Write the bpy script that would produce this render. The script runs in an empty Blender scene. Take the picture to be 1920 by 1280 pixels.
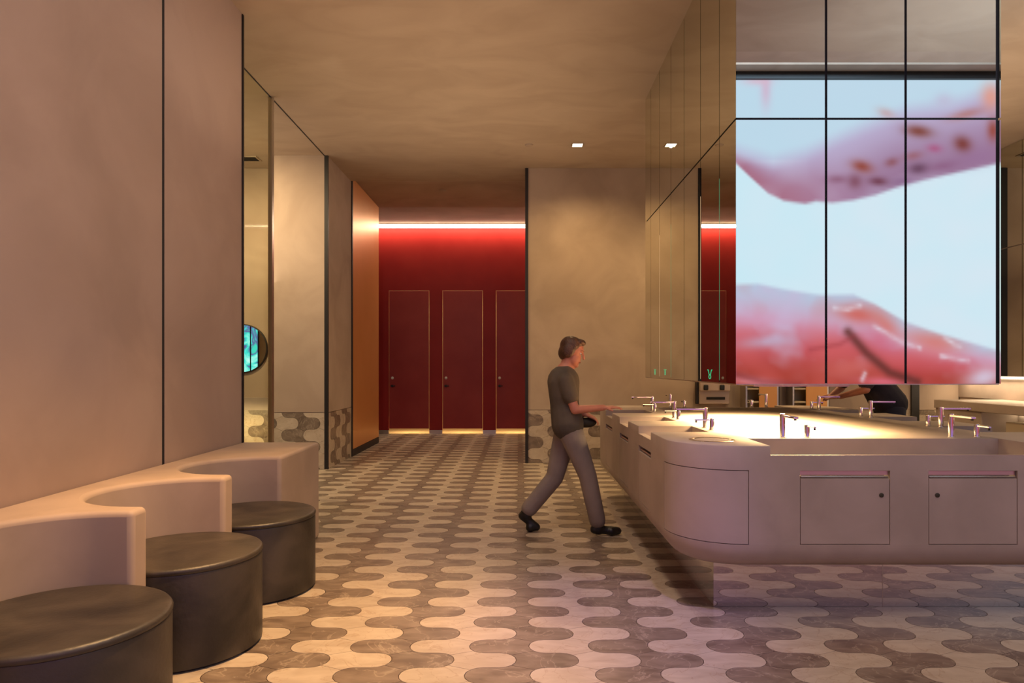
import bpy, bmesh, math, random
from mathutils import Vector, Matrix, Euler
from math import pi, sin, cos, radians as R
random.seed(7)
S = bpy.context.scene
COL = S.collection

# ---------------------------------------------------------------- camera
F = 1280.0            # focal length in pixels of the 1920 px wide frame
CAMH = 1.25
cd = bpy.data.cameras.new('camera'); cam = bpy.data.objects.new('camera', cd); COL.objects.link(cam)
cam.location = (0, 0, CAMH); cam.rotation_euler = (R(90), 0, 0)
cd.sensor_width = 36; cd.lens = F / 1920 * 36
cd.shift_x = -14 / 1920; cd.shift_y = 49 / 1920
cd.clip_start = .05; cd.clip_end = 60
S.camera = cam

# ---------------------------------------------------------------- world, view, room lights, added fill lights
w = bpy.data.worlds.new('world'); S.world = w; w.use_nodes = True
w.node_tree.nodes['Background'].inputs[0].default_value = (.30, .22, .18, 1)
w.node_tree.nodes['Background'].inputs[1].default_value = .3
S.view_settings.view_transform = 'Standard'; S.view_settings.look = 'None'
S.view_settings.exposure = 0; S.view_settings.gamma = 1
try: S.view_settings.use_curve_mapping = False
except Exception: pass
S.cycles.max_bounces = 10; S.cycles.diffuse_bounces = 5; S.cycles.glossy_bounces = 6
S.cycles.transmission_bounces = 6; S.cycles.transparent_max_bounces = 8
S.cycles.caustics_reflective = False; S.cycles.caustics_refractive = False
S.cycles.sample_clamp_indirect = 4; S.cycles.use_denoising = True
S.cycles.blur_glossy = .5

LP = dict(bench=470, counter=165, red=58, fill=110, back=125, warm=(1, .62, .30), amber=(1, .55, .20))

def area(name, loc, sx, sy, power, color, rot=(0, 0, 0), spread=180):
    l = bpy.data.lights.new(name, 'AREA'); l.shape = 'RECTANGLE'; l.size = sx; l.size_y = sy
    l.energy = power; l.color = color; l.spread = R(spread)
    o = bpy.data.objects.new(name, l); COL.objects.link(o); o.location = loc; o.rotation_euler = rot
    return o
def spot(name, loc, power, color, cone, target=None, blend=.8, rad=.05):
    l = bpy.data.lights.new(name, 'SPOT'); l.energy = power; l.color = color
    l.spot_size = R(cone); l.spot_blend = blend; l.shadow_soft_size = rad
    o = bpy.data.objects.new(name, l); COL.objects.link(o); o.location = loc
    if target: o.rotation_euler = (Vector(target) - Vector(loc)).to_track_quat('-Z', 'Y').to_euler()
    return o
# downlights over the bench aisle and far aisle, among added fill lights
spot('bench_light', (-.62, 2.8, 3.80), LP['bench'], LP['amber'], 52, (-1.0, 2.7, 0))
area('aisle_fill', (-.15, 3.1, 3.84), .35, 2.8, 42, (1, .75, .56))  # added fill for the left wall, no fixture
spot('hall_violet_fill', (.8, .9, 5.0), 480, (.46, .30, 1), 21, (.42, 3.25, 0), blend=1, rad=.15)  # added violet tint for the floor, unseen source
area('hall_cool_fill', (4.2, 3.0, 2.5), 3, 1.5, 42, (.72, .86, 1), rot=(pi, 0, 0))  # added cool uplight for the ceiling seen in the mirrors, no fixture
spot('bench_light', (-.8, 3.9, 3.80), LP['bench'] * .45, LP['amber'], 46, (-1.25, 3.7, 0))
spot('aisle_light', (.68, 8.0, 3.842), LP['back'], (1, .66, .30), 155, (.9, 7.7, 0), blend=1, rad=.015)
spot('aisle_light', (2.6, 8.0, 3.842), LP['back'] * 1.2, (1, .68, .34), 130, (2.4, 8.0, 0), rad=.015)
spot('aisle_light', (4.1, 6.2, 3.842), LP['back'] * 1.0, (1, .66, .32), 120, (4.1, 6.2, 0), rad=.015)
spot('alcove_light', (-3.4, 6.9, 3.80), 250, (1, .74, .42), 150, (-3.3, 8.8, .3), blend=1)
spot('passage_fill', (-1.5, 5.6, 3.80), 85, (1, .80, .58), 120, (-2.75, 8.4, .4), blend=1)  # added fill aimed at the alcove end wall, no fixture
area('hall_blue_fill', (3.6, 1.6, 5.9), 4, .6, 170, (.55, .78, 1), rot=(R(-75), 0, 0))  # added bluish fill for the wall above the screen, unseen source
area('wainscot_fill', (-3.8, 8.45, .69), 1.4, .06, 4, (1, .74, .40), rot=(R(55), 0, 0), spread=110)  # added fill clear of the ledge, brightens the wainscot
# added unseen uplights without fixtures, brightening the plaster ceiling
area('alcove_ceiling_fill', (-3.6, 7.2, 2.3), 1.2, 2.4, 14, (1, .80, .60), rot=(pi, 0, 0))
area('ceiling_fill', (-.5, 6.2, 2.7), 2.4, 4.2, 22, (1, .74, .50), rot=(pi, 0, 0))
area('ceiling_fill', (4.0, 6.2, 2.4), 1.4, 4.0, 34, (1, .74, .50), rot=(pi, 0, 0))
# lamp panel under the mirrored pillar, shining on the worktop
area('pillar_under_light', (1.62, 4.62, 1.13), .55, 1.5, LP['counter'], (1, .66, .31), spread=150)
# added fill light high in the hall behind the camera, no luminaire
area('hall_fill', (-.2, .4, 6.7), 5, 2.2, LP['fill'], (1, .70, .52))
area('corridor_light', (-1.1, 12.78, 3.90), 5.5, .05, LP['red'], (1, .74, .5), rot=(R(-12), 0, 0))

# ---------------------------------------------------------------- materials
def srgb(r, g, b):
    f = lambda c: ((c / 255) / 12.92 if c / 255 <= .04045 else (((c / 255) + .055) / 1.055) ** 2.4)
    return (f(r), f(g), f(b), 1)
def new_mat(name):
    m = bpy.data.materials.new(name); m.use_nodes = True
    nt = m.node_tree; return m, nt, nt.nodes['Principled BSDF']
def noise_mix(nt, c1, c2, scale, detail=5, lo=.35, hi=.65, dist=.0, vec=None, stretch=(1, 1, 1)):
    g = nt.nodes.new('ShaderNodeNewGeometry'); mp = nt.nodes.new('ShaderNodeMapping')
    mp.inputs['Scale'].default_value = stretch
    nt.links.new(g.outputs['Position'], mp.inputs[0])
    n = nt.nodes.new('ShaderNodeTexNoise'); n.inputs['Scale'].default_value = scale
    n.inputs['Detail'].default_value = detail; n.inputs['Distortion'].default_value = dist
    nt.links.new(mp.outputs[0], n.inputs['Vector'])
    r = nt.nodes.new('ShaderNodeValToRGB'); r.color_ramp.elements[0].position = lo; r.color_ramp.elements[1].position = hi
    r.color_ramp.elements[0].color = c1; r.color_ramp.elements[1].color = c2
    nt.links.new(n.outputs['Fac'], r.inputs[0]); return r, n
def surf(name, c1, c2=None, rough=.6, metal=0, scale=3, bump=.0, bscale=40, spec=.5, lo=.35, hi=.65, dist=0, stretch=(1, 1, 1), detail=5):
    m, nt, b = new_mat(name)
    b.inputs['Roughness'].default_value = rough; b.inputs['Metallic'].default_value = metal
    b.inputs['Specular IOR Level'].default_value = spec
    if c2:
        r, n = noise_mix(nt, c1, c2, scale, detail, lo, hi, dist, stretch=stretch)
        nt.links.new(r.outputs[0], b.inputs['Base Color'])
    else: b.inputs['Base Color'].default_value = c1
    if bump:
        g = nt.nodes.new('ShaderNodeNewGeometry'); n2 = nt.nodes.new('ShaderNodeTexNoise')
        n2.inputs['Scale'].default_value = bscale; n2.inputs['Detail'].default_value = 4
        nt.links.new(g.outputs['Position'], n2.inputs['Vector'])
        bp = nt.nodes.new('ShaderNodeBump'); bp.inputs['Strength'].default_value = bump; bp.inputs['Distance'].default_value = .01
        nt.links.new(n2.outputs['Fac'], bp.inputs['Height']); nt.links.new(bp.outputs[0], b.inputs['Normal'])
    return m
def emit(name, col, strength):
    m = bpy.data.materials.new(name); m.use_nodes = True; nt = m.node_tree; nt.nodes.clear()
    e = nt.nodes.new('ShaderNodeEmission'); e.inputs[0].default_value = col; e.inputs[1].default_value = strength
    o = nt.nodes.new('ShaderNodeOutputMaterial'); nt.links.new(e.outputs[0], o.inputs[0]); return m
def stone(name, c1, c2, vein, rough):
    """marble-like tile: cloudy base, thin veins, each piece a little lighter or darker"""
    m, nt, b = new_mat(name); L = nt.links
    b.inputs['Roughness'].default_value = rough
    base, n = noise_mix(nt, c1, c2, 7, 6, .32, .68, .6, stretch=(1, 2.2, 1.6))
    g = nt.nodes.new('ShaderNodeNewGeometry')
    vn = nt.nodes.new('ShaderNodeTexNoise'); vn.inputs['Scale'].default_value = 5; vn.inputs['Detail'].default_value = 7
    vn.inputs['Distortion'].default_value = 1.6; L.new(g.outputs['Position'], vn.inputs['Vector'])
    vr = nt.nodes.new('ShaderNodeValToRGB')
    e = vr.color_ramp.elements; e[0].position = .485; e[0].color = (0, 0, 0, 1); e[1].position = .5; e[1].color = (1, 1, 1, 1)
    e2 = vr.color_ramp.elements.new(.515); e2.color = (0, 0, 0, 1)
    L.new(vn.outputs['Fac'], vr.inputs[0])
    mm = nt.nodes.new('ShaderNodeMath'); mm.operation = 'MULTIPLY'; mm.inputs[1].default_value = .4; L.new(vr.outputs[0], mm.inputs[0])
    mx = nt.nodes.new('ShaderNodeMix'); mx.data_type = 'RGBA'; L.new(mm.outputs[0], mx.inputs['Factor'])
    L.new(base.outputs[0], mx.inputs['A']); mx.inputs['B'].default_value = vein
    oi = nt.nodes.new('ShaderNodeObjectInfo'); ad = nt.nodes.new('ShaderNodeMath'); ad.operation = 'ADD'
    L.new(oi.outputs['Random'], ad.inputs[0]); L.new(g.outputs['Random Per Island'], ad.inputs[1])
    fr = nt.nodes.new('ShaderNodeMath'); fr.operation = 'FRACT'; L.new(ad.outputs[0], fr.inputs[0])
    mr = nt.nodes.new('ShaderNodeMapRange'); mr.inputs['To Min'].default_value = .91; mr.inputs['To Max'].default_value = 1.07
    L.new(fr.outputs[0], mr.inputs[0])
    hs = nt.nodes.new('ShaderNodeHueSaturation'); L.new(mr.outputs[0], hs.inputs['Value']); L.new(mx.outputs['Result'], hs.inputs['Color'])
    L.new(hs.outputs[0], b.inputs['Base Color'])
    return m
M = {}
M['plaster'] = surf('plaster', (.43, .33, .25, 1), (.53, .415, .32, 1), .75, scale=1.6, bump=.12, bscale=9, spec=.2, detail=8, dist=.6)
M['plaster_pink'] = surf('plaster_pink', (.43, .325, .265, 1), (.51, .39, .32, 1), .8, scale=1.3, bump=.25, bscale=5, spec=.15, detail=8, dist=.6)
M['ceiling'] = surf('ceiling_plaster', (.44, .34, .25, 1), (.50, .395, .295, 1), .8, scale=1.5, bump=.1, bscale=6, spec=.15, detail=9, dist=.8, stretch=(1, 1.8, 1))
M['concrete'] = surf('concrete', (.41, .335, .28, 1), (.495, .405, .345, 1), .55, scale=3, bump=.05, bscale=14, spec=.35, detail=7, dist=.4)
M['bench'] = surf('bench_concrete', (.47, .36, .275, 1), (.55, .425, .33, 1), .6, scale=3, bump=.06, bscale=12, spec=.3, detail=7, dist=.5)
M['tile_light'] = stone('light_stone', srgb(186, 170, 149), srgb(204, 190, 169), srgb(150, 115, 80), .33)
M['tile_dark'] = stone('dark_stone', srgb(110, 95, 82), srgb(146, 130, 114), srgb(205, 190, 168), .33)
M['grout'] = surf('grout', srgb(82, 58, 44), rough=.9)
M['mirror'] = surf('tinted_mirror', (.74, .75, .64, 1), rough=.0, metal=1)
M['mirror_front'] = surf('clear_mirror', (.90, .91, .90, 1), rough=.0, metal=1)
M['mirror_plain'] = surf('silver_mirror', (.9, .92, .92, 1), rough=.0, metal=1)
M['steel_mirror'] = surf('polished_steel', (.64, .60, .60, 1), rough=.03, metal=1)
M['black'] = surf('black_metal', (.012, .010, .010, 1), rough=.5)
M['joint'] = surf('joint_black', (.01, .009, .012, 1), rough=.7)
M['leather'] = surf('dark_leather', (.026, .021, .016, 1), (.07, .056, .042, 1), .42, scale=3.5, bump=.12, bscale=60, spec=.55, detail=8, dist=.8)
M['chrome'] = surf('chrome', (.86, .84, .86, 1), rough=.08, metal=1)
M['steel'] = surf('brushed_steel', (.62, .56, .50, 1), rough=.32, metal=1)
M['pinksteel'] = surf('slot_steel', (.80, .58, .55, 1), rough=.35, metal=1)
M['red'] = surf('red_panel', (.30, .012, .010, 1), (.34, .018, .014, 1), .45, scale=2, spec=.35)
M['red_door'] = surf('red_door', (.33, .035, .03, 1), (.38, .05, .04, 1), .4, scale=2, spec=.4)
M['orange'] = surf('copper_panel', (.80, .38, .12, 1), (.84, .41, .14, 1), .38, metal=.4, scale=1.5)
M['beige'] = surf('beige_metal', (.60, .46, .36, 1), rough=.4, metal=.3)
M['cream'] = surf('cream_paint', (.62, .52, .36, 1), rough=.7)
M['darkslot'] = surf('dark_recess', (.02, .016, .013, 1), rough=.8)
M['led'] = emit('led_white', (1, .80, .58, 1), 8)
M['led2'] = emit('led_cream', (1, .78, .50, 1), 6)
M['lamp'] = emit('lamp_lens', (1, .78, .5, 1), 7)
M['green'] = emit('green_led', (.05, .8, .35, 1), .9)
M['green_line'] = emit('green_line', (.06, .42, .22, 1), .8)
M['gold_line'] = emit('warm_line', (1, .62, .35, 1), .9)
M['skin'] = surf('skin', srgb(196, 128, 104), srgb(208, 142, 116), .5, scale=12)
M['hair'] = surf('hair', srgb(62, 38, 26), srgb(84, 52, 34), .5, scale=40, bump=.4, bscale=90, stretch=(1, 1, .3))
M['shirt_grey'] = surf('grey_shirt', srgb(78, 70, 60), srgb(98, 88, 74), .85, scale=6, bump=.3, bscale=14)
M['trousers'] = surf('grey_trousers', srgb(132, 120, 114), srgb(148, 136, 128), .85, scale=5, bump=.3, bscale=12)
M['shoe'] = surf('black_shoe', (.01, .009, .009, 1), rough=.4)
M['navy'] = surf('navy_shirt', srgb(30, 28, 40), srgb(38, 36, 50), .85, scale=6, bump=.3, bscale=14)
M['jeans'] = surf('dark_jeans', srgb(44, 44, 56), rough=.85)
M['white'] = surf('eye_white', srgb(225, 220, 210), rough=.3)
M['lips'] = surf('lips', srgb(160, 78, 70), rough=.45)
M['bag'] = surf('dark_bag', srgb(38, 36, 28), srgb(62, 58, 40), .6, scale=14)
m, nt, b = new_mat('tinted_glass'); nt.nodes.remove(b)
tr = nt.nodes.new('ShaderNodeBsdfTransparent'); tr.inputs[0].default_value = (.96, .96, .86, 1)
gl = nt.nodes.new('ShaderNodeBsdfGlossy'); gl.inputs['Roughness'].default_value = .0
ms = nt.nodes.new('ShaderNodeMixShader'); ms.inputs[0].default_value = .006
nt.links.new(tr.outputs[0], ms.inputs[1]); nt.links.new(gl.outputs[0], ms.inputs[2])
nt.links.new(ms.outputs[0], nt.nodes['Material Output'].inputs[0]); M['glass'] = m

# ---------------------------------------------------------------- helpers
def org_of(p):
    v = Vector((0, 0, 0))
    while p is not None: v = v + p.location; p = p.parent
    return v
class MB:
    def __init__(s): s.v = []; s.f = []; s.mi = []
    def add(s, vs, fs, mi=0):
        n = len(s.v); s.v += [tuple(q) for q in vs]; s.f += [tuple(i + n for i in f) for f in fs]; s.mi += [mi] * len(fs); return s
    def box(s, x0, x1, y0, y1, z0, z1, mi=0):
        vs = [(x, y, z) for z in (z0, z1) for y in (y0, y1) for x in (x0, x1)]
        return s.add(vs, [(0, 2, 3, 1), (4, 5, 7, 6), (0, 1, 5, 4), (2, 6, 7, 3), (0, 4, 6, 2), (1, 3, 7, 5)], mi)
    def prism(s, poly, z0, z1, mi=0, cap=True):
        n = len(poly); vs = [(x, y, z0) for x, y in poly] + [(x, y, z1) for x, y in poly]
        fs = [(i, (i + 1) % n, n + (i + 1) % n, n + i) for i in range(n)]
        if cap: fs += [tuple(range(n))[::-1], tuple(range(n, 2 * n))]
        return s.add(vs, fs, mi)
    def lathe(s, prof, cx=0, cy=0, seg=32, mi=0):
        """prof: (r, z) from bottom to top; closed with caps at r == 0"""
        vs = []; fs = []
        for r, z in prof:
            for k in range(seg):
                a = 2 * pi * k / seg; vs.append((cx + r * cos(a), cy + r * sin(a), z))
        for i in range(len(prof) - 1):
            for k in range(seg):
                a = i * seg + k; b = i * seg + (k + 1) % seg
                fs.append((a, b, b + seg, a + seg))
        fs.append(tuple(range(seg))[::-1]); fs.append(tuple(range((len(prof) - 1) * seg, len(prof) * seg)))
        return s.add(vs, fs, mi)
    def build(s, name, mats, parent=None, smooth=None, world=True):
        me = bpy.data.meshes.new(name); og = org_of(parent) if world else Vector((0, 0, 0))
        me.from_pydata([(a - og.x, b - og.y, c - og.z) for a, b, c in s.v], [], s.f)
        ml = mats if isinstance(mats, (list, tuple)) else [mats]
        for m in ml: me.materials.append(m)
        me.polygons.foreach_set('material_index', s.mi)
        bm = bmesh.new(); bm.from_mesh(me); bmesh.ops.remove_doubles(bm, verts=bm.verts, dist=1e-6)
        bmesh.ops.recalc_face_normals(bm, faces=bm.faces); bm.to_mesh(me); bm.free()
        if smooth: me.shade_smooth(); me.set_sharp_from_angle(angle=R(smooth))
        o = bpy.data.objects.new(name, me); COL.objects.link(o)
        if parent: o.parent = parent
        return o
def thing(name, label, cat, loc=(0, 0, 0), rz=0, group=None):
    o = bpy.data.objects.new(name, None); COL.objects.link(o); o.location = loc; o.rotation_euler = (0, 0, rz)
    o.empty_display_size = .1
    return tag(o, label, cat, group)
def tag(o, label=None, cat=None, group=None, kind=None):
    if label: o['label'] = label
    if cat: o['category'] = cat
    if group: o['group'] = group
    if kind: o['kind'] = kind
    return o
def struct(o, label=None): return tag(o, label, kind='structure')
def bevel(o, w, seg=2, ang=35):
    b = o.modifiers.new('bevel', 'BEVEL'); b.width = w; b.segments = seg; b.limit_method = 'ANGLE'; b.angle_limit = R(ang)
    o.data.shade_smooth(); o.data.set_sharp_from_angle(angle=R(50)); return o
def box(name, x0, x1, y0, y1, z0, z1, mat, parent=None):
    return MB().box(x0, x1, y0, y1, z0, z1).build(name, mat, parent)
def dup(root, loc, rz, label, group=None):
    r = root.copy(); COL.objects.link(r); r.location = loc; r.rotation_euler = (0, 0, rz); r['label'] = label
    if group: r['group'] = group
    for ch in list(root.children):
        c = ch.copy(); COL.objects.link(c); c.parent = r
        for g in ch.children:
            d = g.copy(); COL.objects.link(d); d.parent = c
    return r

# ---------------------------------------------------------------- wave tiles
TP, TW, TG = .1455, .533, .055      # row height, pattern period, gap between opposite tips
def tile_poly(kind):
    r = TP / 2; th = R(45); P = []
    c1 = (TW / 2 - TG - r, -TP); c2 = (TW / 2 + r, 0)
    for k in range(9): a = R(90 + 180 * k / 8); P.append((r + r * cos(a), r * sin(a)))
    for k in range(3): a = R(90) + (th - R(90)) * k / 2; P.append((c1[0] + r * cos(a), c1[1] + r * sin(a)))
    for k in range(5): a = pi + th - 2 * th * k / 4; P.append((c2[0] + r * cos(a), c2[1] + r * sin(a)))
    for k in range(3): a = th + (R(90) - th) * k / 2; P.append((c1[0] + r * cos(a), -c1[1] - r * sin(a)))
    out = [P[0]]
    for p in P[1:]:
        if math.hypot(p[0] - out[-1][0], p[1] - out[-1][1]) > 1e-5: out.append(p)
    # inset by the joint width
    n = len(out); d = .0015; q = []
    for i in range(n):
        a, b_, c = Vector(out[i - 1]), Vector(out[i]), Vector(out[(i + 1) % n])
        t1 = (b_ - a).normalized(); t2 = (c - b_).normalized()
        nn = Vector((-t1.y, t1.x)) + Vector((-t2.y, t2.x)); nn.normalize()
        q.append((b_.x + nn.x * d, b_.y + nn.y * d))
    if kind == 'A': q = [(-x, y) for x, y in q][::-1]
    return q
POLY = {'A': tile_poly('A'), 'B': tile_poly('B')}
def clip(poly, x0, x1, y0, y1):
    def cut(P, ins, inter):
        out = []
        for i in range(len(P)):
            a, b_ = P[i - 1], P[i]
            if ins(b_):
                if not ins(a): out.append(inter(a, b_))
                out.append(b_)
            elif ins(a): out.append(inter(a, b_))
        return out
    def ix(c): return lambda a, b_: (c, a[1] + (b_[1] - a[1]) * (c - a[0]) / (b_[0] - a[0]))
    def iy(c): return lambda a, b_: (a[0] + (b_[0] - a[0]) * (c - a[1]) / (b_[1] - a[1]), c)
    P = poly
    for ins, it in ((lambda p: p[0] >= x0, ix(x0)), (lambda p: p[0] <= x1, ix(x1)), (lambda p: p[1] >= y0, iy(y0)), (lambda p: p[1] <= y1, iy(y1))):
        if P: P = cut(P, ins, it)
    return P
def grid_tiles(x0, x1, y0, y1, xB, yB):
    """yields (colour, kind, cx, cy): xB, yB = left tip and row centre of one dark B tile"""
    k0 = int((y0 - yB) / TP) - 2; k1 = int((y1 - yB) / TP) + 2
    for k in range(k0, k1 + 1):
        kind = 'B' if k % 2 == 0 else 'A'; base = xB if kind == 'B' else xB - TG
        i0 = int((x0 - base) / (TW / 2)) - 3; i1 = int((x1 - base) / (TW / 2)) + 3
        for i in range(i0, i1 + 1):
            yield ('dark' if i % 2 == 0 else 'light', kind, base + i * TW / 2, yB + k * TP)

# floor ------------------------------------------------------------
FX0, FX1, FY0, FY1 = -4.7, 5.75, -1.35, 12.9
floor = struct(box('floor', -6.2, 7.2, -1.4, 14.4, -.12, -.006, M['grout']), 'floor of wavy interlocking light and dark stone tiles')
def hidden(x, y):
    if x > 1.0 and x < 2.86 and 3.55 < y < 6.65: return True
    if x < -1.45 and y < 5.1: return True
    u = 974 + x / max(y, .1) * F; v = 689 + CAMH * F / max(y, .1)
    if y < 2.62 or u < -30 or u > 1950: return True
    if x > 1.0 and y > 3.6: return True          # behind the sink island
    if x < -1.1 and y < 4.1 and x < -1.19: return True
    return False
pro = {}
for c in ('dark', 'light'):
    for k in 'AB':
        mb = MB().prism(POLY[k], -.008, 0.0)
        me_o = mb.build('tile', M['tile_' + c]); pro[c, k] = me_o.data; bpy.data.objects.remove(me_o)
cand = []; rest = MB()
allt = list(grid_tiles(FX0, FX1, FY0, FY1, -.2246, 3.065))
for t in allt:
    c, k, x, y = t; xm = x + (TW / 4 if k == 'B' else -TW / 4)
    inside = all(FX0 < x + px < FX1 and FY0 < y + py < FY1 for px, py in POLY[k])
    cand.append((0 if (inside and not hidden(xm, y)) else 1, y, abs(xm), t, inside))
cand.sort(key=lambda q: (q[0], q[1], q[2]))
for n_, (hid, y_, _, t, inside) in enumerate(cand):
    c, k, x, y = t
    if n_ < 300 and not hid:
        o = bpy.data.objects.new('tile', pro[c, k]); COL.objects.link(o); o.parent = floor; o.location = (x, y, 0)
    else:
        P = [(x + px, y + py) for px, py in POLY[k]]
        if not inside: P = clip(P, FX0, FX1, FY0, FY1)
        if len(P) > 2:
            n = len(rest.v); rest.add([(a, b_, 0) for a, b_ in P], [tuple(range(len(P)))], 0 if c == 'dark' else 1)
rt = rest.build('tile_field', [M['tile_dark'], M['tile_light']], floor); rt['kind'] = 'stuff'

def wainscot(wall, to3d, x0, x1, z0, z1, xB, zB):
    for c, k, x, y in grid_tiles(x0, x1, z0, z1, xB, zB):
        P = clip([(x + a, y + b_) for a, b_ in POLY[k]], x0, x1, z0, z1)
        if len(P) < 3: continue
        ar = abs(sum(P[i - 1][0] * P[i][1] - P[i][0] * P[i - 1][1] for i in range(len(P)))) / 2
        if ar < 2e-4: continue
        n = len(P); vs = [to3d(a, b_, 0.0) for a, b_ in P] + [to3d(a, b_, .012) for a, b_ in P]
        mb = MB().add(vs, [(i, (i + 1) % n, n + (i + 1) % n, n + i) for i in range(n)] + [tuple(range(n, 2 * n))])
        mb.build('tile', M['tile_' + c], wall)

# ---------------------------------------------------------------- room shell
CZ = 3.86
ceil = struct(MB().box(-6.2, 7.2, 2.1, 9.55, CZ, CZ + .2).build('ceiling', M['ceiling']), 'warm plastered ceiling')
struct(MB().box(-6.2, 7.2, 9.55, 11.42, 3.93, 4.13).box(-6.2, 7.2, 11.42, 13.0, 3.97, 4.13).build('ceiling_corridor', M['plaster']), 'lighter corridor ceiling in front of the red doors')
struct(MB().box(-6.2, 7.2, 1.9, 2.1, CZ, 7.0).box(-6.2, 7.2, -1.5, 2.1, 7.0, 7.2).build('ceiling_hall', M['plaster']))
wl = struct(MB().box(-2.4, -2.066, -1.4, 5.05, 0, CZ).box(-2.4, -2.066, -1.4, 1.9, CZ, 7).build('wall_left', M['joint']), 'pinkish plaster wall behind the scalloped bench')
box('panel', -2.066, -2.05, 2.1, 3.915, 0.0, CZ, M['plaster_pink'], wl)
box('joint_strip', -2.066, -2.052, 3.915, 3.943, 0, CZ, M['joint'], wl)
box('panel', -2.066, -2.05, 3.943, 5.036, 0.0, CZ, M['plaster_pink'], wl)
box('panel', -2.066, -2.05, -1.4, 2.09, 0.0, 7, M['plaster_pink'], wl)
struct(box('trim_1', -2.075, -2.04, 5.036, 5.06, 0, CZ - .003, M['black']))
# block between the alcove and the corridor
wa = struct(box('wall_alcove_end', -3.045, -2.372, 8.412, 9.6, 0, CZ, M['plaster']), 'plaster wall end with stone tile wainscot beside the orange panel')
box('panel', -3.04, -2.40, 8.40, 8.412, .70, CZ, M['plaster'], wa)
wainscot(wa, lambda a, z, d: (a, 8.412 - d, z), -3.04, -2.40, .003, .692, -2.93, .125)
wainscot(wa, lambda a, z, d: (-2.372 + d, a, z), 8.43, 9.58, .003, .692, 8.52, .125)
box('panel', -2.372, -2.36, 8.43, 9.58, .70, CZ, M['plaster'], wa)
struct(box('trim_2', -2.40, -2.355, 8.395, 8.43, 0, CZ - .002, M['black']))
struct(box('trim_3', -2.372, -2.345, 9.58, 9.62, 0, 3.925, M['black']))
wb = struct(box('wall_alcove', -6.2, -3.045, 8.94, 9.6, 0, CZ, M['plaster']), 'alcove wall with round mirror and tile wainscot')
wainscot(wb, lambda a, z, d: (a, 8.94 - d, z), -4.6, -3.06, .003, .695, -3.55, .125)
box('ledge', -4.6, -3.05, 8.84, 8.94, .70, .86, M['concrete'], wb)
struct(box('wall_alcove_side', -6.2, -6.1, 5.05, 8.94, 0, CZ, M['plaster']))
struct(box('wall_alcove_near', -6.2, -2.066, 4.95, 5.03, 0, CZ, M['plaster']))
# ceiling track and tinted glass screen
struct(box('trim_4', -2.405, -2.395, 5.06, 8.40, CZ - .006, CZ, M['joint']))
wg = thing('glass_screen', 'tall tinted glass screen with a bronze edge beside the left wall', 'glass screen', (-2.40, 5.06, 0))
box('pane', -2.403, -2.397, 5.07, 6.57, .02, CZ - .01, M['glass'], wg)
box('frame', -2.42, -2.38, 6.57, 6.62, 0, CZ - .006, M['steel'], wg)
box('frame', -2.405, -2.395, 5.07, 6.57, 0, .02, M['black'], wg)

# corridor
wc = struct(box('wall_corridor_left', -3.0, -2.362, 9.6, 11.4, 0, 3.93, M['joint']), 'copper orange panelled corridor wall')
box('panel', -2.362, -2.35, 9.62, 11.4, .10, 3.925, M['orange'], wc)
struct(box('baseboard_corridor', -2.36, -2.345, 9.62, 11.4, 0, .095, M['black']))
# back wall right of the opening
bw = struct(box('wall_back', .10, 5.75, 8.952, 9.2, 0, CZ, M['plaster']), 'plaster back wall above stone tile wainscot')
box('panel', .115, 5.75, 8.94, 8.952, .70, CZ, M['plaster'], bw)
wainscot(bw, lambda a, z, d: (a, 8.952 - d, z), .115, 5.74, .003, .694, .367, .1255)
struct(box('trim_5', .075, .115, 8.925, 8.965, 0, CZ - .002, M['black']))
struct(box('trim_6', 5.12, 5.22, 8.91, 8.95, 0, CZ - .002, M['black']))
struct(box('wall_corridor_right', .10, .4, 9.2, 11.4, 0, 3.93, M['plaster']))
struct(box('wall_behind_back', .4, 7.2, 9.2, 9.5, 0, CZ, M['plaster']))
# red stall wall with door openings
RW = 12.9
dx = [(-2.46 + 1.0125 * i, -1.713 + 1.0125 * i) for i in range(-1, 4)]
mb = MB(); G = .010; ZT = 2.70
xs = -6.2
for a, b_ in dx:
    mb.box(xs, a - G, RW, RW + .04, .07, ZT + G); xs = b_ + G
mb.box(xs, 4.5, RW, RW + .04, .07, ZT + G); mb.box(-6.2, 4.5, RW, RW + .04, ZT + G, 3.97)
wr = struct(mb.build('wall_corridor_end', M['red']), 'deep red panelled wall of the toilet stalls')
xs = -6.2; 
for i, (a, b_) in enumerate(dx):
    box('skirting', xs, a - G, RW - .006, RW + .04, 0, .07, M['steel'], wr); xs = b_ + G
    if i: area('stall_light', ((a + b_) / 2, RW + .5, 2.9), .5, .3, 9, (1, .70, .30)); area('stall_floor_light', ((a + b_) / 2, RW + .25, .35), .6, .1, 6, (1, .62, .22))
box('skirting', xs, 4.5, RW - .006, RW + .04, 0, .07, M['steel'], wr)
struct(MB().box(-6.2, 4.5, 14.2, 14.3, 0, 4).box(-6.2, 4.5, RW + .04, 14.2, 3.0, 3.1).build('wall_stall_rear', M['cream']))
sf = struct(MB().box(-6.2, 4.5, RW + .02, 14.2, -.006, .002).build('floor_stall', M['tile_light']))
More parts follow.
